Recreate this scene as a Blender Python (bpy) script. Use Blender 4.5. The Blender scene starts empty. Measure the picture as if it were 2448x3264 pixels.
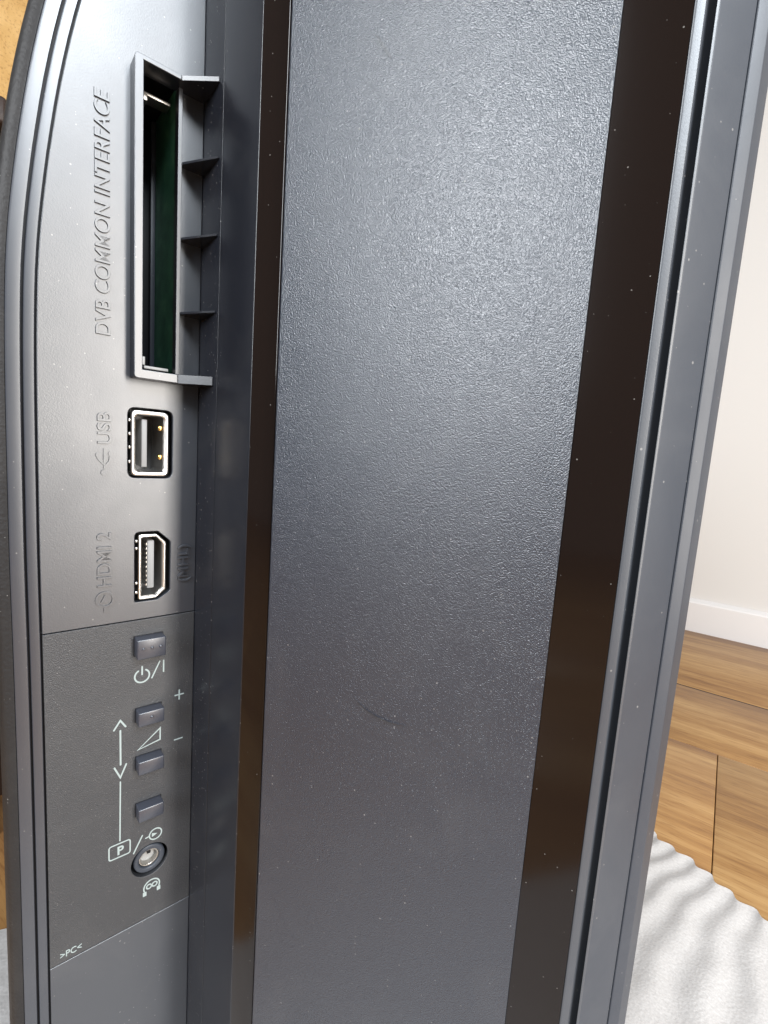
import bpy, bmesh, math, random
from mathutils import Matrix, Vector
R = math.radians
random.seed(7)
S = bpy.context.scene
COL = S.collection

# ------------------------------------------------------------------ camera
H = 0.40                                   # lens height above the floor
FPX, PITCH, ROLL = 1519.6, R(7.157), R(3.931)
cd = bpy.data.cameras.new('camera'); cam = bpy.data.objects.new('camera', cd); COL.objects.link(cam)
cd.sensor_fit = 'HORIZONTAL'; cd.sensor_width = 36.0; cd.lens = 36.0 * FPX / 2448.0
cd.clip_start = 0.004; cd.clip_end = 60.0
base = Matrix.Rotation(R(90) - PITCH, 4, 'X') @ Matrix.Rotation(ROLL, 4, 'Z')
cam.matrix_world = Matrix.Translation((0, 0, H)) @ base
S.camera = cam

# ------------------------------------------------------------------ light
w = bpy.data.worlds.new('World'); S.world = w; w.use_nodes = True
bg = w.node_tree.nodes['Background']; bg.inputs[0].default_value = (0.90, 0.95, 1.0, 1); bg.inputs[1].default_value = 0.20

def area(name, az, el, dist, sx, sy, power, color, target=(0, 0.08, 0.42)):
    l = bpy.data.lights.new(name, 'AREA'); l.shape = 'RECTANGLE'; l.size = sx; l.size_y = sy
    l.energy = power; l.color = color
    o = bpy.data.objects.new(name, l); COL.objects.link(o)
    t = Vector(target)
    p = t + Vector((math.sin(R(az)) * math.cos(R(el)), math.cos(R(az)) * math.cos(R(el)), math.sin(R(el)))) * dist
    o.location = p
    o.rotation_euler = (t - p).to_track_quat('-Z', 'Y').to_euler()
    return o
area('window_light', 126.5, 6, 1.2, 0.19, 0.86, 18.5, (1.0, 0.95, 0.89))
area('upper_window_light', 141.0, 42, 1.2, 0.46, 0.46, 23, (0.86, 0.93, 1.0))
area('room_light', -146.0, 24, 1.5, 0.27, 0.90, 36, (0.92, 0.96, 1.0))
area('overhead_fill_light', 0, 89.9, 1.8, 1.3, 1.3, 6, (1.0, 0.97, 0.95), (0.75, 0.45, 0.4))  # unseen fill added overhead to brighten the wall, floor and foam

S.view_settings.view_transform = 'Standard'; S.view_settings.look = 'None'
S.view_settings.exposure = 0.0; S.view_settings.gamma = 1.0; S.view_settings.use_curve_mapping = False
S.cycles.max_bounces = 5; S.cycles.diffuse_bounces = 3; S.cycles.glossy_bounces = 4; S.cycles.transmission_bounces = 1

# ------------------------------------------------------------------ materials
class NT:
    def __init__(s, name):
        s.m = bpy.data.materials.new(name); s.m.use_nodes = True
        s.t = s.m.node_tree; s.b = s.t.nodes['Principled BSDF']; s.n = s.t.nodes
    def node(s, typ, **kw):
        x = s.n.new(typ)
        for k, v in kw.items(): setattr(x, k, v)
        return x
    def link(s, a, b): s.t.links.new(a, b)
    def coord(s, out='Object', scale=(1, 1, 1), rot=(0, 0, 0)):
        c = s.node('ShaderNodeTexCoord'); m = s.node('ShaderNodeMapping')
        m.inputs['Scale'].default_value = scale; m.inputs['Rotation'].default_value = rot
        s.link(c.outputs[out], m.inputs[0]); return m.outputs[0]
    def noise(s, vec, scale, detail=3, rough=.5, dist=0):
        x = s.node('ShaderNodeTexNoise'); x.inputs['Scale'].default_value = scale
        x.inputs['Detail'].default_value = detail; x.inputs['Roughness'].default_value = rough
        x.inputs['Distortion'].default_value = dist; s.link(vec, x.inputs['Vector']); return x.outputs['Fac']
    def voro(s, vec, scale, feature='F1', out='Distance'):
        x = s.node('ShaderNodeTexVoronoi', feature=feature); x.inputs['Scale'].default_value = scale
        s.link(vec, x.inputs['Vector']); return x.outputs[out]
    def ramp(s, fac, stops):
        x = s.node('ShaderNodeValToRGB'); e = x.color_ramp.elements
        while len(e) < len(stops): e.new(.5)
        for q, (p, c) in zip(e, stops): q.position = p; q.color = c if len(c) == 4 else (*c, 1)
        s.link(fac, x.inputs[0]); return x.outputs[0]
    def math(s, op, a, b=None, clamp=False):
        x = s.node('ShaderNodeMath', operation=op); x.use_clamp = clamp
        for i, v in enumerate((a, b)):
            if v is None: continue
            if isinstance(v, (int, float)): x.inputs[i].default_value = v
            else: s.link(v, x.inputs[i])
        return x.outputs[0]
    def mix(s, fac, a, b):
        x = s.node('ShaderNodeMix', data_type='RGBA')
        for i, v in ((0, fac), (6, a), (7, b)):
            if isinstance(v, (int, float)): x.inputs[i].default_value = v
            elif isinstance(v, tuple): x.inputs[i].default_value = (*v, 1)
            else: s.link(v, x.inputs[i])
        return x.outputs[2]
    def bump(s, h, strength, dist, normal=None):
        x = s.node('ShaderNodeBump'); x.inputs['Strength'].default_value = strength
        x.inputs['Distance'].default_value = dist; s.link(h, x.inputs['Height'])
        if normal is not None: s.link(normal, x.inputs['Normal'])
        return x.outputs[0]
    def set(s, **kw):
        for k, v in kw.items():
            k = k.replace('_', ' ')
            if isinstance(v, tuple): v = (*v, 1)
            s.b.inputs[k].default_value = v

def plastic(name, col, rough, spec=.5, grain=None, gstr=.3, gdist=6e-5, dust=0.0, dscale=330, smear=0.0, film=1):
    t = NT(name); t.set(Base_Color=col, Roughness=rough, Specular_IOR_Level=spec)
    v = t.coord()
    if grain:
        n1 = t.noise(v, grain, 2, .55); n2 = t.voro(v, grain * .8, 'SMOOTH_F1')
        h = t.math('ADD', n1, t.math('MULTIPLY', n2, -1.1))
        t.link(t.bump(h, gstr, gdist), t.b.inputs['Normal'])
    rgh = None
    if smear:
        big = t.noise(v, 28, 5, .62, .6)
        r2 = t.node('ShaderNodeMapRange'); r2.inputs[1].default_value = .3; r2.inputs[2].default_value = .75
        r2.inputs[3].default_value = rough - smear; r2.inputs[4].default_value = rough + smear
        t.link(big, r2.inputs[0]); rgh = r2.outputs[0]; t.link(rgh, t.b.inputs['Roughness'])
    if dust:
        d = t.voro(v, dscale); rnd = t.voro(v, dscale, 'F1', 'Color')
        sep = t.node('ShaderNodeSeparateColor'); t.link(rnd, sep.inputs[0])
        size = t.math('MULTIPLY', t.math('POWER', sep.outputs[0], 6.0), .060 * dust)
        wob = t.math('MULTIPLY', t.noise(v, dscale * 9, 2), .16)
        m1 = t.math('LESS_THAN', t.math('SUBTRACT', t.math('ADD', d, wob), .06), size)
        # fine dust
        d2 = t.voro(v, dscale * 3.4); rnd2 = t.voro(v, dscale * 3.4, 'F1', 'Color')
        sep2 = t.node('ShaderNodeSeparateColor'); t.link(rnd2, sep2.inputs[0])
        m2 = t.math('LESS_THAN', d2, t.math('MULTIPLY', t.math('POWER', sep2.outputs[1], 6.0), .25 * dust))
        mm = t.math('MULTIPLY', t.math('MAXIMUM', m1, m2), .30)
        fnz = t.noise(v, 46, 6, .68, .8)
        fr = t.node('ShaderNodeMapRange'); fr.inputs[1].default_value = .48; fr.inputs[2].default_value = .80; fr.inputs[4].default_value = .04 * dust * film
        t.link(fnz, fr.inputs[0])
        t.link(t.mix(t.math('MAXIMUM', mm, fr.outputs[0]), col, (.42, .40, .37)), t.b.inputs['Base Color'])
    return t.m

M = {}
M['port']   = plastic('port_cover_plastic', (.024, .027, .034), .385, 1.0, 5200, .25, 3e-5, .7, 300, .04)
M['ctrl']   = plastic('control_panel_plastic', (.018, .019, .022), .50, .85, 6500, 1.0, 6e-5, .9, 820)
M['trim']   = plastic('trim_plastic', (.022, .025, .033), .345, 1.0, 1500, .06, 3e-5, .5, 260)
M['rear']   = plastic('rear_cover_plastic', (.013, .012, .012), .55, .3, 1800, .8, 7e-5, .6, 300)
M['recess'] = plastic('recess_plastic', (.010, .011, .015), .27, .42, 4000, .08, 3e-5, .6, 320)
M['gloss']  = plastic('smooth_strip_plastic', (.0085, .0052, .0040), .09, .22, None, dust=.5, dscale=320, film=0)  # brown in the base colour stands in for a dark brown reflection
M['panel']  = plastic('textured_panel_plastic', (.012, .017, .028), .30, 1.0, 6600, 1.0, 5.6e-5, .6, 300, .03)
M['bezel']  = plastic('bezel_plastic', (.030, .035, .045), .46, .42, 4000, .10, 3e-5, .7, 260, .08)
M['chamfer'] = plastic('chamfer_plastic', (.036, .041, .050), .44, .75, 4000, .15, 3e-5, .7, 260, .06)
M['black']  = plastic('black_plastic', (.006, .006, .007), .5, .3)
M['pocket'] = plastic('port_pocket_plastic', (.030, .029, .028), .45, .5)
M['button'] = plastic('button_plastic', (.024, .027, .038), .34, .9, 4000, .05, 2e-5)
M['scuff']  = plastic('scuffed_plastic', (.012, .015, .021), .39, .9, 5600, .7, 6e-5)
M['glass']  = plastic('screen_glass', (.004, .004, .005), .08, .5)

def simple(name, col, rough, metal=0, spec=.5):
    t = NT(name); t.set(Base_Color=col, Roughness=rough, Metallic=metal, Specular_IOR_Level=spec)
    v = t.coord(); t.link(t.bump(t.noise(v, 900, 3), .22, 6e-5), t.b.inputs['Normal']); return t.m
M['steel'] = simple('nickel_steel', (.70, .68, .65), .30, 1)
M['dsteel'] = simple('worn_tinned_steel', (.42, .40, .37), .35, 1)
M['gold'] = simple('gold_contact', (.92, .58, .18), .22, 1)
M['print'] = simple('pale_print', (.27, .31, .30), .6, 0, .3)
M['tongue'] = simple('grey_port_tongue', (.24, .24, .24), .5)
M['chip'] = simple('pale_connector', (.28, .275, .265), .45)

def pcb():
    t = NT('green_circuit_board'); v = t.coord()
    n = t.noise(v, 260, 4, .6)
    t.link(t.ramp(n, [(.3, (.022, .10, .060)), (.55, (.045, .17, .095)), (.75, (.10, .26, .14))]), t.b.inputs['Base Color'])
    t.set(Roughness=.45); return t.m
M['pcb'] = pcb()

def wood(name, c1, c2, c3, sc=1.0, seed=0.0, rough=.42):
    t = NT(name); v = t.coord('Object', (sc * 1.3, sc * 16, sc * 16))
    oi = t.node('ShaderNodeObjectInfo'); add = t.node('ShaderNodeVectorMath', operation='ADD')
    cmb = t.node('ShaderNodeCombineXYZ')
    rr = t.math('ADD', t.math('MULTIPLY', oi.outputs['Random'], 37.0), seed)
    t.link(rr, cmb.inputs[0]); t.link(t.math('MULTIPLY', rr, 1.7), cmb.inputs[1])
    t.link(v, add.inputs[0]); t.link(cmb.outputs[0], add.inputs[1]); v = add.outputs[0]
    n1 = t.noise(v, 1.1, 4, .55, .5); n2 = t.noise(v, 5.5, 5, .62, .3); n3 = t.noise(v, 24, 3, .6, .1)
    f = t.math('ADD', t.math('MULTIPLY', n1, .62), t.math('MULTIPLY', n2, .38))
    c = t.ramp(f, [(.34, c1), (.50, c2), (.64, c3)])
    dark = t.ramp(n3, [(.34, (.55, .45, .38)), (.46, (1, 1, 1))])
    mx = t.node('ShaderNodeMix', data_type='RGBA', blend_type='MULTIPLY'); mx.inputs[0].default_value = .55
    t.link(c, mx.inputs[6]); t.link(dark, mx.inputs[7])
    t.link(mx.outputs[2], t.b.inputs['Base Color'])
    t.link(t.bump(n3, .25, 4e-4), t.b.inputs['Normal']); t.set(Roughness=rough, Specular_IOR_Level=.4)
    return t.m
M['floor'] = wood('laminate_wood', (.185, .082, .028), (.34, .178, .060), (.47, .28, .112))
M['subfloor'] = simple('dark_subfloor', (.03, .018, .012), .8)
M['cabwood'] = wood('golden_wood', (.50, .28, .085), (.60, .36, .125), (.68, .43, .17), .5, 3.0, .35)
M['cabdark'] = wood('dark_brown_wood', (.016, .009, .007), (.022, .012, .009), (.03, .017, .012), .5, 5.0, .4)
M['cream'] = simple('cream_edge_band', (.80, .72, .54), .4)

def foam_mat():
    t = NT('white_packing_foam'); v = t.coord()
    n = t.noise(v, 420, 4, .7); vo = t.voro(v, 520, 'SMOOTH_F1')
    h = t.math('ADD', n, vo)
    t.link(t.bump(h, .4, 6e-4), t.b.inputs['Normal'])
    t.link(t.ramp(n, [(.3, (.43, .41, .395)), (.7, (.52, .50, .485))]), t.b.inputs['Base Color'])
    t.set(Roughness=.42, Specular_IOR_Level=.4)
    return t.m
M['foam'] = foam_mat()
def paint(name, col, rough, b=.12):
    t = NT(name); v = t.coord(); t.set(Base_Color=col, Roughness=rough)
    t.link(t.bump(t.noise(v, 90, 4, .6), b, 8e-4), t.b.inputs['Normal']); return t.m
M['wall'] = paint('cream_wall_paint', (.67, .64, .605), .7)
M['skirt'] = paint('white_skirting_paint', (.74, .71, .69), .45, .04)

# ------------------------------------------------------------------ mesh helpers
def obj(name, verts, faces, mat, parent=None, smooth=False, scale=1.0, label=None):
    me = bpy.data.meshes.new(name)
    me.from_pydata([tuple(c * scale for c in v) for v in verts], [], faces)
    bm = bmesh.new(); bm.from_mesh(me); bmesh.ops.recalc_face_normals(bm, faces=bm.faces[:]); bm.to_mesh(me); bm.free()
    if smooth:
        for p in me.polygons: p.use_smooth = True
        me.set_sharp_from_angle(angle=R(32))
    me.materials.append(mat)
    o = bpy.data.objects.new(name, me); COL.objects.link(o); o.parent = parent
    if label: o['label'] = label
    return o
def thing(o, label, cat, group=None):
    o['label'] = label; o['category'] = cat
    if group: o['group'] = group
    return o
def empty(name, loc=(0, 0, 0), rz=0.0):
    o = bpy.data.objects.new(name, None); o.location = loc; o.rotation_euler = (0, 0, rz); o.empty_display_size = .05
    COL.objects.link(o); return o
def box_vf(x0, x1, y0, y1, z0, z1):
    v = [(x, y, z) for x in (x0, x1) for y in (y0, y1) for z in (z0, z1)]
    f = [(0, 1, 3, 2), (4, 6, 7, 5), (0, 4, 5, 1), (2, 3, 7, 6), (0, 2, 6, 4), (1, 5, 7, 3)]
    return v, f
def bbox(name, b, mat, parent=None, bevel=0, scale=1.0, seg=2, label=None):
    v, f = box_vf(*b); o = obj(name, v, f, mat, parent, False, scale, label)
    if bevel:
        bm = bmesh.new(); bm.from_mesh(o.data)
        bmesh.ops.bevel(bm, geom=bm.edges[:], offset=bevel * scale, segments=seg, profile=.5, affect='EDGES')
        for q in bm.faces: q.smooth = True
        bm.to_mesh(o.data); bm.free(); o.data.set_sharp_from_angle(angle=R(50))
    return o
def rounded(pts, rad, n=5):
    """round the corners of a closed polygon; rad is a number or a list"""
    out = []; k = len(pts)
    for i, p in enumerate(pts):
        r = rad[i] if isinstance(rad, (list, tuple)) else rad
        p = Vector(p); a = Vector(pts[i - 1]) - p; b = Vector(pts[(i + 1) % k]) - p
        if r <= 0: out.append(tuple(p)); continue
        ang = a.angle(b); d = min(r / math.tan(ang / 2), a.length * .48, b.length * .48)
        p0 = p + a.normalized() * d; p1 = p + b.normalized() * d
        for j in range(n + 1):
            t = j / n; out.append(tuple((1 - t) ** 2 * p0 + 2 * t * (1 - t) * p + t * t * p1))
    return out

# ------------------------------------------------------------------ television frame (all in mm)
# local x = along the back of the set, y = into the set, z = up; s = -y is the height above the valley
AP = 49.57
TVB = 0.0055                                                # underside of the set above the floor
tv = empty('television', (-0.042819, 0.107915, TVB), -R(AP))
thing(tv, 'black television seen from behind with ports and buttons on its side, standing on foam', 'television')
ZO = (H - TVB) * 1000.0                                     # z of the lens in the local frame, mm
Z0, Z1 = -ZO, 150.0                                         # bottom and top of the set relative to the lens
def prism(name, plan, z0, z1, mat, parent=tv, smooth=True, label=None):
    n = len(plan)
    v = [(x, y, z0 + ZO) for x, y in plan] + [(x, y, z1 + ZO) for x, y in plan]
    f = [(i, (i + 1) % n, n + (i + 1) % n, n + i) for i in range(n)] + [tuple(range(n))[::-1], tuple(range(n, 2 * n))]
    return obj(name, v, f, mat, parent, smooth, .001, label)
def curve_mesh(cu):
    o = bpy.data.objects.new('tmp', cu); COL.objects.link(o)
    dg = bpy.context.evaluated_depsgraph_get(); dg.update()
    me = bpy.data.meshes.new_from_object(o.evaluated_get(dg))
    bpy.data.objects.remove(o); bpy.data.curves.remove(cu)
    return me
def fill_mesh(loops, thick, bevel):
    cu = bpy.data.curves.new('shape', 'CURVE'); cu.dimensions = '2D'; cu.fill_mode = 'BOTH'
    cu.extrude = max(thick / 2 - bevel, .001); cu.bevel_depth = bevel; cu.bevel_resolution = 2; cu.offset = -bevel
    for lp in loops:
        sp = cu.splines.new('POLY'); sp.points.add(len(lp) - 1); sp.use_cyclic_u = True
        for q, (a, b) in zip(sp.points, lp): q.co = (a, b, 0, 1)
    return curve_mesh(cu)
def finish(me, name, fn, mat, parent, smooth=True, label=None):
    for v in me.vertices: v.co = Vector(fn(*v.co)) * .001
    bm = bmesh.new(); bm.from_mesh(me); bmesh.ops.remove_doubles(bm, verts=bm.verts[:], dist=1e-7)
    bmesh.ops.recalc_face_normals(bm, faces=bm.faces[:]); bm.to_mesh(me); bm.free()
    for p in me.polygons: p.use_smooth = smooth
    if smooth: me.set_sharp_from_angle(angle=R(12))
    me.materials.clear(); me.materials.append(mat); me.name = name
    o = bpy.data.objects.new(name, me); COL.objects.link(o); o.parent = parent
    if label: o['label'] = label
    return o
def wallplate(name, loops, u1, thick, mat, parent=tv, bevel=.12, label=None):
    """a plate on the port wall: loops of (s, z), front face at u1"""
    me = fill_mesh([[(-s, z) for s, z in lp] for lp in loops], thick, bevel)
    return finish(me, name, lambda a, b, c: (u1 - thick / 2 + c, a, b + ZO), mat, parent, True, label)
def rect(s0, s1, z0, z1, r=0.0, n=4):
    p = [(s0, z0), (s1, z0), (s1, z1), (s0, z1)]
    return rounded(p, r, n) if r else p
def circ(s, z, r, n=40, ph=0.0): return [(s + r * math.cos(2 * math.pi * i / n + ph), z + r * math.sin(2 * math.pi * i / n + ph)) for i in range(n)]
def raised(s, z, h):
    """a point seen on the wall at (s,z) but standing h in front of it"""
    k = (109.9 - h) / 109.9
    return 37.39 + (s - 37.39) * k, z * k

# ------------------------------------------------------------------ room: floor, wall, skirting
DW = R(-54.36)                                              # azimuth of the wall line
fx = Vector((-math.sin(DW), -math.cos(DW), 0)); fn = Vector((math.sin(DW + math.pi / 2), math.cos(DW + math.pi / 2), 0))
frz = math.atan2(fx.y, fx.x)                                # floor frame: x along the planks, y towards the wall
def fl(p): return (p[0] * fx.x + p[1] * fx.y, p[0] * fn.x + p[1] * fn.y)
WALLY = 1.426
ground = bbox('floor', (-2.6, 2.2, -2.2, WALLY + .02, -.03, -.0095), M['subfloor']); ground.rotation_euler = (0, 0, frz); ground['kind'] = 'structure'
rows = [(WALLY + .012, 1.0480), (1.0432, .819)]
bbox('seam_shadow_strip', (-2.6, 2.2, 1.0435, 1.0477, -.009, -.0006), M['subfloor'], ground)  # dark strip laid in the seam as the shadow under the plank edge
y = .8182
while y > -2.0: rows.append((y, y - .32)); y -= .3208
joints = [-.62, .78, .034]
pm = {}
for i, (ya, yb) in enumerate(rows):
    x = (joints[i] if i < 3 else random.uniform(-.6, .6)) - 2.6
    while x < 2.2:
        x0, x1 = max(x, -2.6), min(x + 1.3, 2.2); x += 1.3008
        if x1 - x0 < .05: continue
        o = bbox('plank', ((x0 - x1) / 2, (x1 - x0) / 2, (yb - ya) / 2, (ya - yb) / 2, -.009, 0), M['floor'], ground, .0009)
        o.location = ((x0 + x1) / 2, (ya + yb) / 2, 0)
wall = bbox('wall', (-2.6, 2.2, WALLY + .014, WALLY + .12, -.01, 2.4), M['wall']); wall.rotation_euler = (0, 0, frz); wall['kind'] = 'structure'
sk = [(WALLY, -.0), (WALLY, .0735), (WALLY + .0015, .0765), (WALLY + .0135, .083), (WALLY + .0135, 0)]
v = [(x, a, b) for x in (-2.6, 2.2) for a, b in sk]; n = len(sk)
obj('skirting_board', v, [(i, (i + 1) % n, n + (i + 1) % n, n + i) for i in range(n)] + [tuple(range(n)), tuple(range(n, 2 * n))[::-1]], M['skirt'], wall)

# ------------------------------------------------------------------ foam sheet
e1 = Vector((.441, -.898)).normalized(); e2 = Vector((-e1.y * -1 * -1, 0)) if False else Vector((-.898, -.441)).normalized()
fo = Vector((.318, .491))
def wob(a, b, s): return math.sin(a * s * 1.3 + 1.1) * math.sin(b * s * 1.7 + .4) + .6 * math.sin(a * s * 2.9 + b * s * 2.1)
na, nb = 300, 90; A0, A1, B1 = -.118, .62, .74
vt, vb = [], []
for i in range(na + 1):
    for j in range(nb + 1):
        a = A0 + (A1 - A0) * i / na; b = B1 * j / nb
        ph = 2 * math.pi * (a / (1 + max(0, a) * 22 * b) + .003 * wob(a, b, 7.0)) / .0190
        amp = .0013 * (1 + .18 * wob(a, b, 23))
        edge = .0045 * math.sin(ph * .98 + .7) * math.exp(-b / .03) + .003 * wob(a, b, 31) * math.exp(-b / .05)
        q = fo + e1 * (a + .002 * math.sin(b * 90)) + e2 * (b + edge)
        z = .0042 + amp * math.sin(ph) + .0003 * wob(a, b, 60)
        # the set's weight presses the sheet flat
        d = Vector((q.x + .0428, q.y - .1079)); u = d.x * math.sin(R(AP + 90)) + d.y * math.cos(R(AP + 90)); yy = d.x * math.sin(R(AP)) + d.y * math.cos(R(AP))
        ins = max(0, min(1, (.1 - u) / .012)) * max(0, min(1, (.058 - yy) / .012)) * max(0, min(1, (yy + .050) / .012))
        z = z * (1 - ins) + .0050 * ins
        vt.append((q.x, q.y, z)); vb.append((q.x, q.y, max(z - .0035, .0004)))
N = len(vt); st = nb + 1; fc = []
for i in range(na):
    for j in range(nb):
        k = i * st + j; fc.append((k, k + 1, k + st + 1, k + st)); fc.append((N + k, N + k + st, N + k + st + 1, N + k + 1))
for i in range(na):
    for k in (i * st, i * st + nb): fc.append((k, k + st, N + k + st, N + k))
for j in range(nb):
    for k in (j, na * st + j): fc.append((k, k + 1, N + k + 1, N + k))
foam = obj('foam_sheet', vt + vb, fc, M['foam'], None, True)
thing(foam, 'rippled white packing foam sheet lying on the wooden floor under the television', 'foam sheet')

# ------------------------------------------------------------------ furniture slivers at the left
def local_to_world(u, yv): return Vector((-.042819 + u * math.sin(R(AP + 90)) + yv * math.sin(R(AP)), .107915 + u * math.cos(R(AP + 90)) + yv * math.cos(R(AP))))
c = local_to_world(-.62, -.17)
cab = empty('low_cabinet', (c.x, c.y, 0), -R(AP)); thing(cab, 'dark brown wooden cabinet at the left edge beyond the television', 'cabinet')
bbox('carcass', (-.19, .19, -.15, .152, .05, .640), M['cabdark'], cab, .002)
bbox('plinth', (-.175, .175, -.135, .135, .0002, .049), M['black'], cab)
bbox('cabinet_top', (-.2, .2, -.157, .157, .641, .662), M['cabdark'], cab, .003)
c = local_to_world(-1.35, -.22)
dr = empty('tall_cupboard', (c.x, c.y, 0), -R(AP)); thing(dr, 'golden wooden tall cupboard with a cream edge, top left corner behind the television', 'cupboard')
bbox('side_panel', (-.2, .2, -.30, .285, .06, 1.95), M['cabwood'], dr, .002)
bbox('plinth', (-.19, .19, -.28, .26, .0002, .059), M['cabdark'], dr)
bbox('edge_band', (.2003, .216, -.052, -.02, .06, 1.95), M['cream'], dr, .002)

# ------------------------------------------------------------------ television: shell
def th(plist, off):
    return plist
A3 = R(26); dx, dy = math.cos(A3), math.sin(A3); nx, ny = math.sin(A3), -math.cos(A3)      # slope and its outward normal
b = Vector((25.27, .77)); cc = Vector((30.78, 3.46)); ee = Vector((75.45, 25.24)); ff = Vector((82.56, 28.71)); gg = Vector((83.50, 29.16)); hh = Vector((84.53, 29.67)); ss = Vector((87.29, 34.45)); oo = Vector((88.26, 36.13))
dv = Vector((dx, dy)); nv = Vector((nx, ny))
chassis = [(-1.5, 4), (10.5, 4), (24, 4.5), (30, 7.5), (75, 29.5), (82.0, 33.0), (83.9, 34.6), (85.0, 37.5), (85.0, 41.0), (-360, 41.0), (-360, 4)]
prism('inner_chassis', chassis, Z0 + 2, Z1 - 2, M['black'], smooth=False)
prism('recess_floor', rounded([(-1.0, 0), (10.53, 0), (10.53, 3.5), (-1.0, 3.5)], [0, .12, 0, 0]), Z0, Z1, M['recess'])
prism('recess_slope', rounded([(10.70, 0.02), (b.x - .02, b.y), (b.x + .9, b.y + 3.2), (10.70, 3.5)], [.12, .35, 0, 0]), Z0, Z1, M['recess'])
c1 = cc - dv * .45
p0 = b + dv * .03 + nv * -.02
prism('inner_strip', rounded([tuple(p0), tuple(c1), tuple(c1 - nv * 2.6), tuple(p0 - nv * 2.6 + dv * 1.2)], [.1, .35, 0, 0]), Z0, Z1, M['gloss'])
c2 = cc + dv * .12; e2_ = ee
prism('back_panel', rounded([tuple(c2), tuple(c2 + nv * .9 + dv * .05), tuple(e2_ + nv * .5), tuple(e2_ - nv * .1), tuple(e2_ - nv * 2.8), tuple(c2 - nv * 2.8)], [0, 1.1, .04, 0, 0, 0], 8), Z0, Z1, M['panel'])
def scuff(pts, wd):
    n_ = len(pts); v = []; f = []
    for k, (t, z) in enumerate(pts):
        w_ = wd * math.sin(math.pi * (k + .35) / (n_ - .3)); q = cc + dv * t + nv * .935
        for d_ in (-1, 1): v.append((q.x, q.y, z + d_ * w_ / 2 + ZO))
    f = [(2 * k, 2 * k + 1, 2 * k + 3, 2 * k + 2) for k in range(n_ - 1)]
    obj('scuff_mark', v, f, M['scuff'], bpy.data.objects['back_panel'], False, .001)
scuff([(18.8, -42.6), (20.4, -43.7), (22.0, -44.5), (23.8, -45.0), (25.6, -45.2), (27.4, -45.2), (29.0, -45.0)], .26)
scuff([(15.6, 61.8), (16.4, 60.9), (17.2, 59.8), (18.0, 58.7), (18.6, 57.9)], .9)
e3 = ee + dv * .03 - nv * .15; f3 = ff - dv * .1 - nv * .15
prism('outer_strip', [tuple(e3), tuple(f3), tuple(f3 - nv * 2.5), tuple(e3 - nv * 2.5)], Z0, Z1, M['gloss'], smooth=False)
# bright chamfer that drops into the groove beside the bezel
gv = Vector((83.29, 29.87)); fv = ff - dv * .08 - nv * .12
prism('groove_chamfer', rounded([tuple(fv), tuple(gv), tuple(gv + Vector((.05, 3.0))), tuple(fv - nv * 3)], [.25, .12, 0, 0], 4), Z0, Z1, M['chamfer'])
# bezel: narrow shoulder, flank, and the thin front rim
hh = Vector((84.25, 30.43)); he = Vector((84.475, 30.820)); ss = Vector((86.363, 37.404)); oo = Vector((87.369, 39.147))
t74 = (ss - he).normalized(); n74 = Vector((t74.y, -t74.x)); t60 = (oo - ss).normalized(); n60 = Vector((t60.y, -t60.x))
prism('bezel_edge', rounded([tuple(hh + Vector((.02, 2.5))), tuple(hh), tuple(he), tuple(he + Vector((.0, 2.0)))], [0, .14, .05, 0], 5), Z0, Z1, M['chamfer'])
q0 = he + t74 * .02 - n74 * .015
prism('bezel', rounded([tuple(q0), tuple(ss - t74 * .08), tuple(ss - t74 * .08 - n74 * 2.2), tuple(q0 - n74 * .3 + t74 * .6)], [.04, .2, 0, 0], 5), Z0, Z1, M['bezel'])
prism('bezel_rim', rounded([tuple(ss + t60 * .10), tuple(oo), tuple(oo + Vector((-.2, 4.2))), tuple(oo + Vector((-6, 4.2))), tuple(ss + t60 * .1 - n60 * 2.4)], [.2, .55, .5, 0, 0], 6), Z0, Z1, M['bezel'])
# front of the set (faces away)
bbox('front_frame', (-360, 81.5, 36.5, 42.0, Z0 + ZO + .5, Z1 + ZO - .5), M['bezel'], tv, .6, .001)
bbox('screen', (-345, 74, 42.05, 42.6, Z0 + ZO + 25, Z1 + ZO - 15), M['glass'], tv, 0, .001)
# rear skin left of the port housing
prism('back_skin', [(-360, 1), (-1.8, 1), (-1.8, 3.9), (-360, 3.9)], Z0, Z1, M['rear'], smooth=False)

# ------------------------------------------------------------------ port housing: curved edge
CT = [(-400, 29.15), (-128, 29.15), (-86, 29.1), (-65, 29.12), (-45, 29.18), (-26, 29.34), (-8, 29.3), (9.3, 29.2), (20.4, 29.0), (31.2, 28.6), (42, 27.5), (52.8, 26.05), (63.7, 24.25), (75, 21.75), (84, 19.3), (93, 16.2), (101, 12.9), (108, 9.4), (114, 5.8), (119, 2.2)]
def cs(z):
    for (za, a), (zb, bq) in zip(CT, CT[1:]):
        if z <= zb:
            t = (z - za) / (zb - za); return a + (bq - a) * t
    return CT[-1][1]
def csm(z): return sum(cs(z + k) for k in (-6, -3, 0, 3, 6)) / 5
ZS = [Z0, -200, -150] + [-120 + 4 * i for i in range(60)]; ZS = [z for z in ZS if z <= 117]
def loft(name, sec, mat, parent=tv, zs=ZS, label=None):
    """closed section of (u, offset from the housing edge curve)"""
    k = len(sec); v = []; f = []
    for z in zs:
        c0 = csm(z)
        v += [(u, -(c0 + o) if o is not None else 2.0, z + ZO) for u, o in sec]
    for i in range(len(zs) - 1):
        for j in range(k): f.append((i * k + j, i * k + (j + 1) % k, (i + 1) * k + (j + 1) % k, (i + 1) * k + j))
    f += [tuple(range(k))[::-1], tuple(range((len(zs) - 1) * k, len(zs) * k))]
    return obj(name, v, f, mat, parent, True, .001, label)
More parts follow.
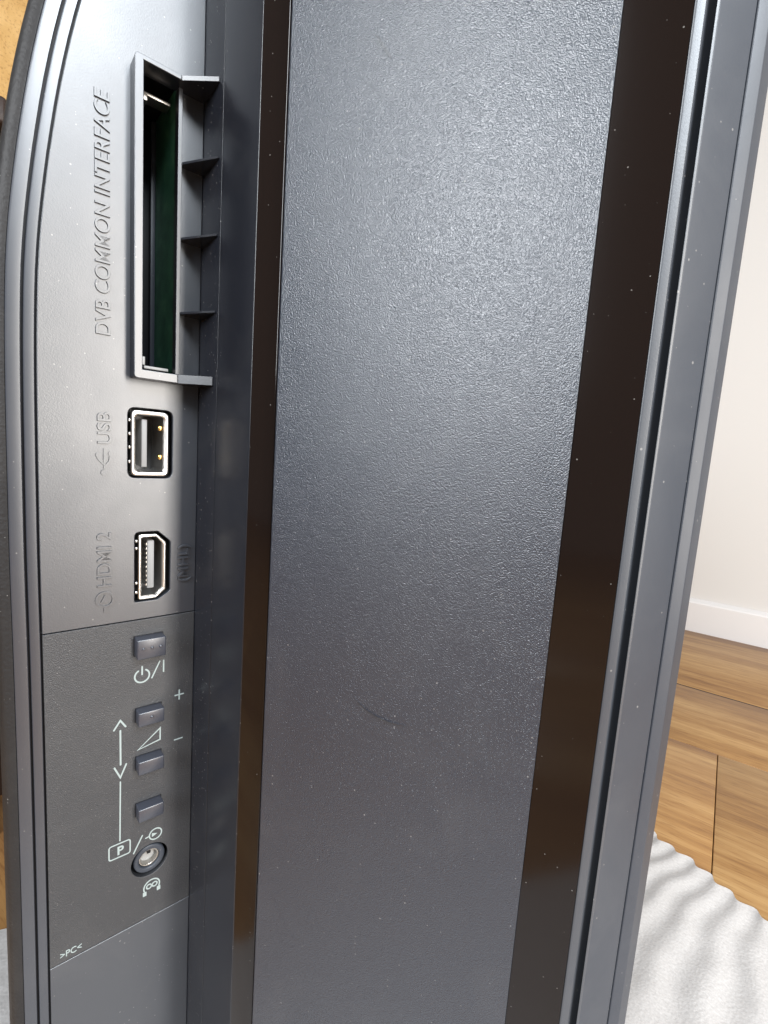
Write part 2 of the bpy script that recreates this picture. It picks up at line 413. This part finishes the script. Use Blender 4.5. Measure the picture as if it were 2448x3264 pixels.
loft('trim_strip', [(-1.2, .34), (-.12, .34), (.0, .44), (.0, 1.7), (-.06, 1.92), (-.2, 2.0), (-1.2, 2.0)], M['trim'])
loft('cover_edge', [(-1.4, 2.36), (-.3, 2.36), (-.16, 2.46), (-.14, 4.2), (-.22, 4.48), (-.45, 4.55), (-1.4, 4.5)], M['trim'])
loft('rear_cover', [(-1.5, 4.62), (-.55, 4.62), (-.60, 4.9), (-1.1, 5.9), (-1.9, 6.5), (-3.5, 6.75), (-8, 6.9), (-30, 5.5), (-80, .5), (-140, -9), (-190, -22), (-190, -25), (-3, 2)], M['rear'])
loft('groove_backing', [(-1.35, -.6), (-1.35, 4.7), (-1.6, 4.7), (-1.6, -.6)], M['black'])

def edge_loop(z0, z1, sbot=0.05):
    """outline of the port wall between two heights: straight along the valley, curved along the housing edge"""
    zs = [z0] + [z for z in ZS if z0 + 1 < z < z1 - 1] + [z1]
    return [(sbot, z0)] + [(csm(z), z) for z in zs] + [(sbot, z1)]
SEAM1, SEAM2 = -40.0, -115.3
slot_hole = rect(5.3, 12.5, 12.9, 69.9, .3)
usb_hole = rect(5.35, 14.2, -8.95, 5.6, 1.6, 6)
hd = [(12.85, -36.0), (12.85, -20.5), (8.2, -20.5), (5.55, -22.9), (5.55, -34.3), (8.2, -36.0)]
hdmi_hole = rounded(hd, [.5, 1.1, .9, .9, .9, .9], 4)
up = wallplate('port_cover', [edge_loop(SEAM1 + .12, 114), slot_hole, usb_hole, hdmi_hole], 0, 1.4, M['port'])
keys = [(7.05, 12.85, -48.2, -43.75), (7.2, 12.55, -63.85, -60.6), (7.15, 12.5, -75.45, -72.25), (7.1, 12.45, -87.1, -83.95)]
JS, JZ = 9.35, -99.85
ctl = wallplate('control_panel', [edge_loop(SEAM2 + .1, SEAM1 - .1)] + [circ(JS, JZ, 4.05)], 0.0, 1.4, M['ctrl'])
low = wallplate('lower_cover', [edge_loop(Z0, SEAM2 - .1)], -.05, 1.4, M['port'])
bbox('seam_backing', (-2.2, -1.42, -29, -.3, SEAM1 + ZO - 1.3, SEAM1 + ZO + 1.3), M['black'], tv, 0, .001)
bbox('seam_backing', (-2.2, -1.42, -29, -.3, SEAM2 + ZO - 1.3, SEAM2 + ZO + 1.3), M['black'], tv, 0, .001)

def cavity(name, loop, u0, depth, mat, parent):
    """open-fronted pocket behind a hole"""
    n = len(loop)
    v = [(u0, -s, z + ZO) for s, z in loop] + [(u0 - depth, -s, z + ZO) for s, z in loop]
    f = [(i, (i + 1) % n, n + (i + 1) % n, n + i) for i in range(n)] + [tuple(range(n, 2 * n))]
    return obj(name, v, f, mat, parent, False, .001)
def grow(loop, k):
    cs_ = sum(p[0] for p in loop) / len(loop); cz = sum(p[1] for p in loop) / len(loop)
    ws = max(p[0] for p in loop) - cs_; wz = max(p[1] for p in loop) - cz
    return [(cs_ + (p[0] - cs_) * (1 + k / ws), cz + (p[1] - cz) * (1 + k / wz)) for p in loop]

# ------------------------------------------------------------------ card slot
slot = bpy.data.objects.new('card_slot', None); COL.objects.link(slot); slot.parent = tv
slot.name = 'card_slot'
h = 3.7
o0 = raised(13.0, 71.8, h); o1 = raised(4.5, 11.65, h); i0 = raised(11.45, 70.95, h); i1 = raised(5.35, 13.45, h)
outer = rounded([(o1[0], o1[1]), (o0[0], o1[1]), (o0[0], o0[1]), (o1[0], o0[1])], [0, .7, .7, 0], 4)
inner = [(o1[0], i1[1]), (i0[0], i1[1]), (i0[0], i0[1]), (o1[0], i0[1])]
# U-shaped rim: left bar plus the two end bars
rimloop = [(o1[0], o1[1])] + rounded([(o1[0], o1[1]), (o0[0], o1[1]), (o0[0], o0[1]), (o1[0], o0[1])], [0, .7, .7, 0], 4)[1:-1] + [(o1[0], o0[1]), (o1[0], i0[1]), (i0[0], i0[1]), (i0[0], i1[1]), (o1[0], i1[1])]
wallplate('rim_shaded_sides', [rimloop], h - .32, h + .25, M['recess'], slot, .04)  # darker plastic puts the shade of the rim's sides into the colour
wallplate('rim_lit_face', [rimloop], h, .31, M['trim'], slot, .12)  # paler cap of the same rim, split off to read as lit
wallplate('slot_lip', [rect(4.62, 5.38, 13.3, 69.6)], 1.2, 1.9, M['trim'], slot, .08)
cavity('slot_cavity', rect(4.2, 12.8, 12.5, 70.4), -1.42, 21, M['black'], slot)
bbox('circuit_board', (-16.5, -1.45, -5.25, -4.65, 14 + ZO, 69.8 + ZO), M['pcb'], slot, 0, .001)
bbox('guide_rail', (-16, -15.2, -6.3, -5.3, 14.2 + ZO, 69.4 + ZO), M['bezel'], slot, .1, .001)
bbox('connector', (-21.5, -17.2, -11.2, -5.4, 15.5 + ZO, 68 + ZO), M['black'], slot, .2, .001)
bbox('contact_spring', (-5.2, -2.2, -11.0, -5.9, 66.3 + ZO, 66.9 + ZO), M['dsteel'], slot, .1, .001)
bbox('contact_spring', (-4.2, -1.6, -11.3, -10.4, 65.0 + ZO, 66.2 + ZO), M['dsteel'], slot, .1, .001)
bbox('contact_spring', (-5.0, -1.6, -10.8, -6.0, 13.9 + ZO, 14.5 + ZO), M['chip'], slot, .1, .001)
bbox('contact_spring', (-3.6, -1.6, -11.3, -10.6, 14.6 + ZO, 16.3 + ZO), M['chip'], slot, .1, .001)
# webs across the corner beside the slot
def web(z, t, us, ut, sw, mat=M['recess'], name='web'):
    pl = [(-.1, .1), (us, .02), (us + .02, -.25), (ut, -sw), (-.1, -sw)]
    return prism(name, pl, z - t / 2, z + t / 2, mat, slot, False)
for z in (54.9, 40.6, 25.9): web(z, .42, 9.2, .05, 5.35)
web((o0[1] + i0[1]) / 2, o0[1] - i0[1] - .02, 8.6, h - .15, 5.6); web((o1[1] + i1[1]) / 2, i1[1] - o1[1] - .02, 8.6, h - .15, 5.6)

# ------------------------------------------------------------------ USB port
usb = bpy.data.objects.new('usb_port', None); COL.objects.link(usb); usb.parent = tv
def ring(name, lo, li, u1, thick, mat, parent, bevel=.2): return wallplate(name, [lo, li], u1, thick, mat, parent, bevel)
ring('flared_lip', rect(6.0, 13.6, -8.6, 5.2, 1.3, 5), rect(7.0, 12.6, -7.6, 4.2, .8, 5), -.35, .9, M['steel'], usb, .42)
ring('shell', rect(6.6, 13.0, -8.1, 4.7, .9, 5), rect(7.0, 12.6, -7.7, 4.3, .7, 5), -1.2, 9.0, M['steel'], usb, .05)
cavity('port_cavity', grow(usb_hole, .25), -1.3, 9, M['pocket'], usb)
bbox('tongue', (-8.8, -1.7, -11.2, -10.1, -6.7 + ZO, 3.4 + ZO), M['tongue'], usb, .15, .001)
for z in (1.75, -4.45):
    bbox('contact_spring', (-2.6, -1.3, -7.9, -7.15, z - .55 + ZO, z + .55 + ZO), M['gold'], usb, .25, .001)
for z in (3.0, .2, -2.6, -5.6):
    bbox('shell_tab', (-1.1, -.5, -13.95, -13.62, z - .35 + ZO, z + .35 + ZO), M['steel'], usb, .12, .001)

# ------------------------------------------------------------------ HDMI port
hp = bpy.data.objects.new('hdmi_port', None); COL.objects.link(hp); hp.parent = tv
def dshape(a, g=0.0):
    p = [(12.1 - g, -35.7 + g), (12.1 - g, -21.1 - g), (8.4, -21.1 - g), (6.35 + g, -23.1 - g * .4), (6.35 + g, -33.9 + g * .4), (8.4, -35.7 + g)]
    return rounded(p, a, 4)
ring('flared_lip', dshape(.6), dshape(.45, .75), -.30, .8, M['steel'], hp, .32)
ring('shell', dshape(.5, .35), dshape(.45, .72), -1.05, 8, M['steel'], hp, .05)
cavity('port_cavity', grow(hdmi_hole, .25), -1.3, 7, M['pocket'], hp)
bbox('tongue', (-8, -1.6, -9.95, -8.55, -33.6 + ZO, -22.8 + ZO), M['tongue'], hp, .15, .001)
for i in range(10):
    z = -23.6 - i * 1.02
    bbox('contact', (-6.5, -1.9, -10.12, -9.97, z - .22 + ZO, z + .22 + ZO), M['dsteel'], hp, 0, .001)
for z in (-22.6, -24.2, -31.9, -34.0):
    bbox('shell_tab', (-1.0, -.5, -12.6, -12.14, z - .3 + ZO, z + .3 + ZO), M['steel'], hp, .12, .001)

# ------------------------------------------------------------------ buttons
KP = 2.75
def button(a, b_, c_, d_, dots, label):
    bt = bpy.data.objects.new('button', None); COL.objects.link(bt); bt.parent = tv; bt['label'] = label
    # dark clearance frame round the key, then the key itself standing proud of the plate
    wallplate('clearance', [rect(a - .16, b_ + .16, c_ - .16, d_ + .16)], .012, .03, M['black'], bt, .002)
    bbox('key', (-.3, KP, -b_, -a, c_ + ZO, d_ + ZO), M['button'], bt, .24, .001, 3)
    for s_, z_ in dots:
        v = []; f = []; n = 12
        for k, (rad, hgt) in enumerate([(.36, -.02), (.31, .16), (.17, .27)]):
            v += [(KP + hgt, -s_ + rad * math.cos(2 * math.pi * i / n), z_ + ZO + rad * math.sin(2 * math.pi * i / n)) for i in range(n)]
        for k in range(2): f += [(k * n + i, k * n + (i + 1) % n, (k + 1) * n + (i + 1) % n, (k + 1) * n + i) for i in range(n)]
        f.append(tuple(range(2 * n, 3 * n)))
        obj('raised_dot', v, f, M['button'], bt, True, .001)
button(*keys[0], [(11.65, -45.85), (9.9, -45.85), (8.15, -45.85)], 'power button with three raised dots')
button(*keys[1], [(9.85, -62.0)], 'volume up button with one raised dot')
button(*keys[2], [], 'plain volume down button below the volume triangle')
button(*keys[3], [], 'plain button above the boxed P mark')

# ------------------------------------------------------------------ headphone jack
jk = bpy.data.objects.new('headphone_jack', None); COL.objects.link(jk); jk.parent = tv
cavity('jack_pocket', circ(JS, JZ, 4.15), -1.3, 3.2, M['black'], jk)
ring('collar', circ(JS, JZ, 3.45), circ(JS, JZ, 2.25), -.35, 3.6, M['bezel'], jk, .35)
ring('metal_sleeve', circ(JS, JZ, 2.22), circ(JS, JZ, 1.8), -.9, 3.0, M['dsteel'], jk, .12)
wallplate('sleeve_floor', [circ(JS, JZ, 2.0)], -2.4, .5, M['chip'], jk, .05)
bbox('contact_spring', (-2.3, -1.2, -JS - .3, -JS + .5, JZ + .7 + ZO, JZ + 1.7 + ZO), M['black'], jk, .1, .001)

# ------------------------------------------------------------------ moulded lettering on the port cover
def text_mesh(txt, ex, bev, bold=0.0):
    cu = bpy.data.curves.new('t', 'FONT'); cu.body = txt; cu.size = 10; cu.extrude = ex; cu.bevel_depth = bev; cu.bevel_resolution = 1; cu.offset = bold
    return curve_mesh(cu)
def lettering(name, txt, s0, s1, z0, z1, u, mat, parent, along='z', thick=.6, bev=.12, off=0.0):
    """fit the text into a box; along z it reads upwards, along s it reads to the right"""
    me = text_mesh(txt, .12, bev, 0.05 if along == 'z' else 0.0)
    xs = [v.co.x for v in me.vertices]; ys = [v.co.y for v in me.vertices]; zs = [v.co.z for v in me.vertices]
    x0, x1, y0, y1, w0, w1 = min(xs), max(xs), min(ys), max(ys), min(zs), max(zs)
    def fn(x, y, zz):
        a = (x - x0) / (x1 - x0); b_ = (y - y0) / (y1 - y0); c_ = (zz - w0) / (w1 - w0)
        if along == 'z': return (u + thick * (c_ - .5), -(s0 + (s1 - s0) * b_), z0 + (z1 - z0) * a + ZO)
        return (u + thick * (c_ - .5), -(s1 + (s0 - s1) * a), z0 + (z1 - z0) * b_ + ZO + off * a)
    return finish(me, name, fn, mat, parent, True)
def stroke_vf(pts, wd, u, closed=False, hgt=.05):
    """ribbon along a polyline of (s,z)"""
    P = [Vector(p) for p in pts]; n = len(P); L, Rr = [], []
    for i in range(n):
        if closed: a, b_ = P[i - 1], P[(i + 1) % n]
        else: a, b_ = P[max(i - 1, 0)], P[min(i + 1, n - 1)]
        d1 = (P[i] - a).normalized() if (P[i] - a).length > 1e-6 else None
        d2 = (b_ - P[i]).normalized() if (b_ - P[i]).length > 1e-6 else None
        if d1 is None: d1 = d2
        if d2 is None: d2 = d1
        t = (d1 + d2).normalized(); nn = Vector((-t.y, t.x)); k = 1 / max(.45, nn.dot(Vector((-d1.y, d1.x))))
        L.append(P[i] + nn * wd / 2 * k); Rr.append(P[i] - nn * wd / 2 * k)
    if not closed:       # soft ends
        t0 = (P[0] - P[1]).normalized() * wd * .3; t1 = (P[-1] - P[-2]).normalized() * wd * .3
        capA, capB = P[0] + t0, P[-1] + t1
    v = [(u + hgt, -q.x, q.y + ZO) for q in L] + [(u + hgt, -q.x, q.y + ZO) for q in Rr]
    f = [(i, (i + 1) % n, n + (i + 1) % n, n + i) for i in range(n if closed else n - 1)]
    if not closed:
        k = len(v); v += [(u + hgt, -capA.x, capA.y + ZO), (u + hgt, -capB.x, capB.y + ZO)]
        f += [(0, n, k), (n - 1, 2 * n - 1, k + 1)]
    # skirt down to the surface
    k = len(v); v += [(u - .02, q[1], q[2]) for q in v]
    loop = list(range(n)) + ([] if closed else [k - 1]) + list(range(2 * n - 1, n - 1, -1)) + ([] if closed else [k - 2])
    if closed:
        f += [(i, (i + 1) % n, k + (i + 1) % n, k + i) for i in range(n)] + [(n + i, n + (i + 1) % n, k + n + (i + 1) % n, k + n + i) for i in range(n)]
    else:
        m = len(loop); f += [(loop[i], loop[(i + 1) % m], k + loop[(i + 1) % m], k + loop[i]) for i in range(m)]
    return v, f
def strokes(name, lines, wd, mat, parent, u=0.0, label=None, extra=(), hgt=.05):
    V, F = [], []
    for pts, cl in lines:
        v, f = stroke_vf(pts, wd, u, cl, hgt); k = len(V); V += v; F += [tuple(i + k for i in q) for q in f]
    for poly in extra:
        k = len(V); n = len(poly)
        V += [(u + hgt, -s, z + ZO) for s, z in poly] + [(u - .02, -s, z + ZO) for s, z in poly]
        F += [tuple(range(k, k + n))] + [(k + i, k + (i + 1) % n, k + n + (i + 1) % n, k + n + i) for i in range(n)]
    return obj(name, V, F, mat, parent, False, .001, label)
lettering('lettering', 'DVB COMMON INTERFACE', 17.25, 19.85, 18.9, 62.1, .02, M['port'], up)
lettering('lettering', 'USB', 17.15, 19.7, -2.2, 4.15, .02, M['port'], up)
lettering('lettering', 'HDMI 2', 17.25, 19.9, -31.7, -20.2, .02, M['port'], up)
lettering('lettering', '(MHL)', 1.05, 4.05, -32.5, -23.9, .02, M['port'], up, thick=.7)
# USB trident (points down), and the input arrow in its ring
def arc(s, z, r, a0, a1, n=18): return [(s + r * math.cos(R(a0 + (a1 - a0) * i / n)), z + r * math.sin(R(a0 + (a1 - a0) * i / n))) for i in range(n + 1)]
strokes('usb_trident', [([(18.45, -7.1), (18.45, -3.2)], False), ([(18.25, -6.6), (17.5, -5.6), (17.4, -4.6)], False), ([(18.65, -6.2), (19.5, -5.2), (19.6, -4.9)], False)], .34, M['port'], up, .03,
        extra=[circ(18.45, -7.95, .62, 18), circ(17.35, -4.1, .42, 14), circ(19.6, -4.45, .42, 14)], hgt=.24)
strokes('input_symbol', [(circ(18.5, -34.4, 1.55, 30), True), ([(18.5, -36.15), (18.5, -37.2)], False)], .36, M['port'], up, .03, extra=[[(17.75, -35.0), (19.25, -35.0), (18.5, -33.4)]], hgt=.24)

# ------------------------------------------------------------------ printed marks on the control panel
WD = .42; PR = M['print']
strokes('power_symbol', [(arc(11.25, -53.15, 1.5, 118, 422, 30), False), ([(11.25, -52.9), (11.25, -50.9)], False)], .34, PR, ctl)
strokes('slash_mark', [([(9.25, -54.2), (7.55, -50.5)], False)], .28, PR, ctl)
strokes('bar_mark', [([(6.75, -53.3), (6.75, -50.5)], False)], .30, PR, ctl)
strokes('plus_mark', [([(4.2, -59.9), (2.2, -59.9)], False), ([(3.2, -60.1), (3.2, -61.1)], False), ([(3.2, -59.7), (3.2, -58.7)], False)], .32, PR, ctl)
strokes('minus_mark', [([(4.2, -71.1), (2.3, -71.1)], False)], .30, PR, ctl)
strokes('volume_triangle', [([(12.0, -70.7), (7.35, -66.9), (7.35, -69.75)], True)], .28, PR, ctl)
strokes('arrow_mark', [([(16.9, -64.4), (15.6, -62.4), (14.5, -64.2)], False), ([(15.6, -64.7), (15.55, -73.0)], False), ([(16.8, -73.2), (15.6, -76.0), (14.4, -73.1)], False)], .36, PR, ctl)
strokes('line_mark', [([(15.6, -77.0), (15.7, -91.6)], False)], .28, PR, ctl)
strokes('program_box', [(rounded([(17.9, -95.6), (13.6, -95.6), (13.6, -92.2), (17.9, -92.2)], .55, 4), True)], .28, PR, ctl)
lettering('program_letter', 'P', 14.9, 16.2, -95.0, -92.9, .03, PR, ctl, 's', .06, .28)
strokes('slash_mark', [([(12.9, -96.4), (11.0, -92.6)], False)], .30, PR, ctl)
strokes('source_symbol', [(circ(8.15, -93.6, 1.35, 28), True), ([(10.35, -93.75), (9.65, -93.65)], False)], .28, PR, ctl, extra=[[(8.95, -94.1), (8.95, -93.1), (7.75, -93.6)]])
strokes('headphone_symbol', [(arc(8.9, -107.1, 1.75, -25, 205, 24), False), (circ(9.5, -106.9, .55, 14), True), (circ(8.25, -106.9, .55, 14), True)], .30, PR, ctl,
        extra=[rect(10.05, 10.85, -109.0, -107.95), rect(6.95, 7.75, -109.0, -107.95)])
lettering('material_mark', '>PC<', 23.3, 27.3, -114.1, -112.6, .03, PR, ctl, 's', .06, .10)
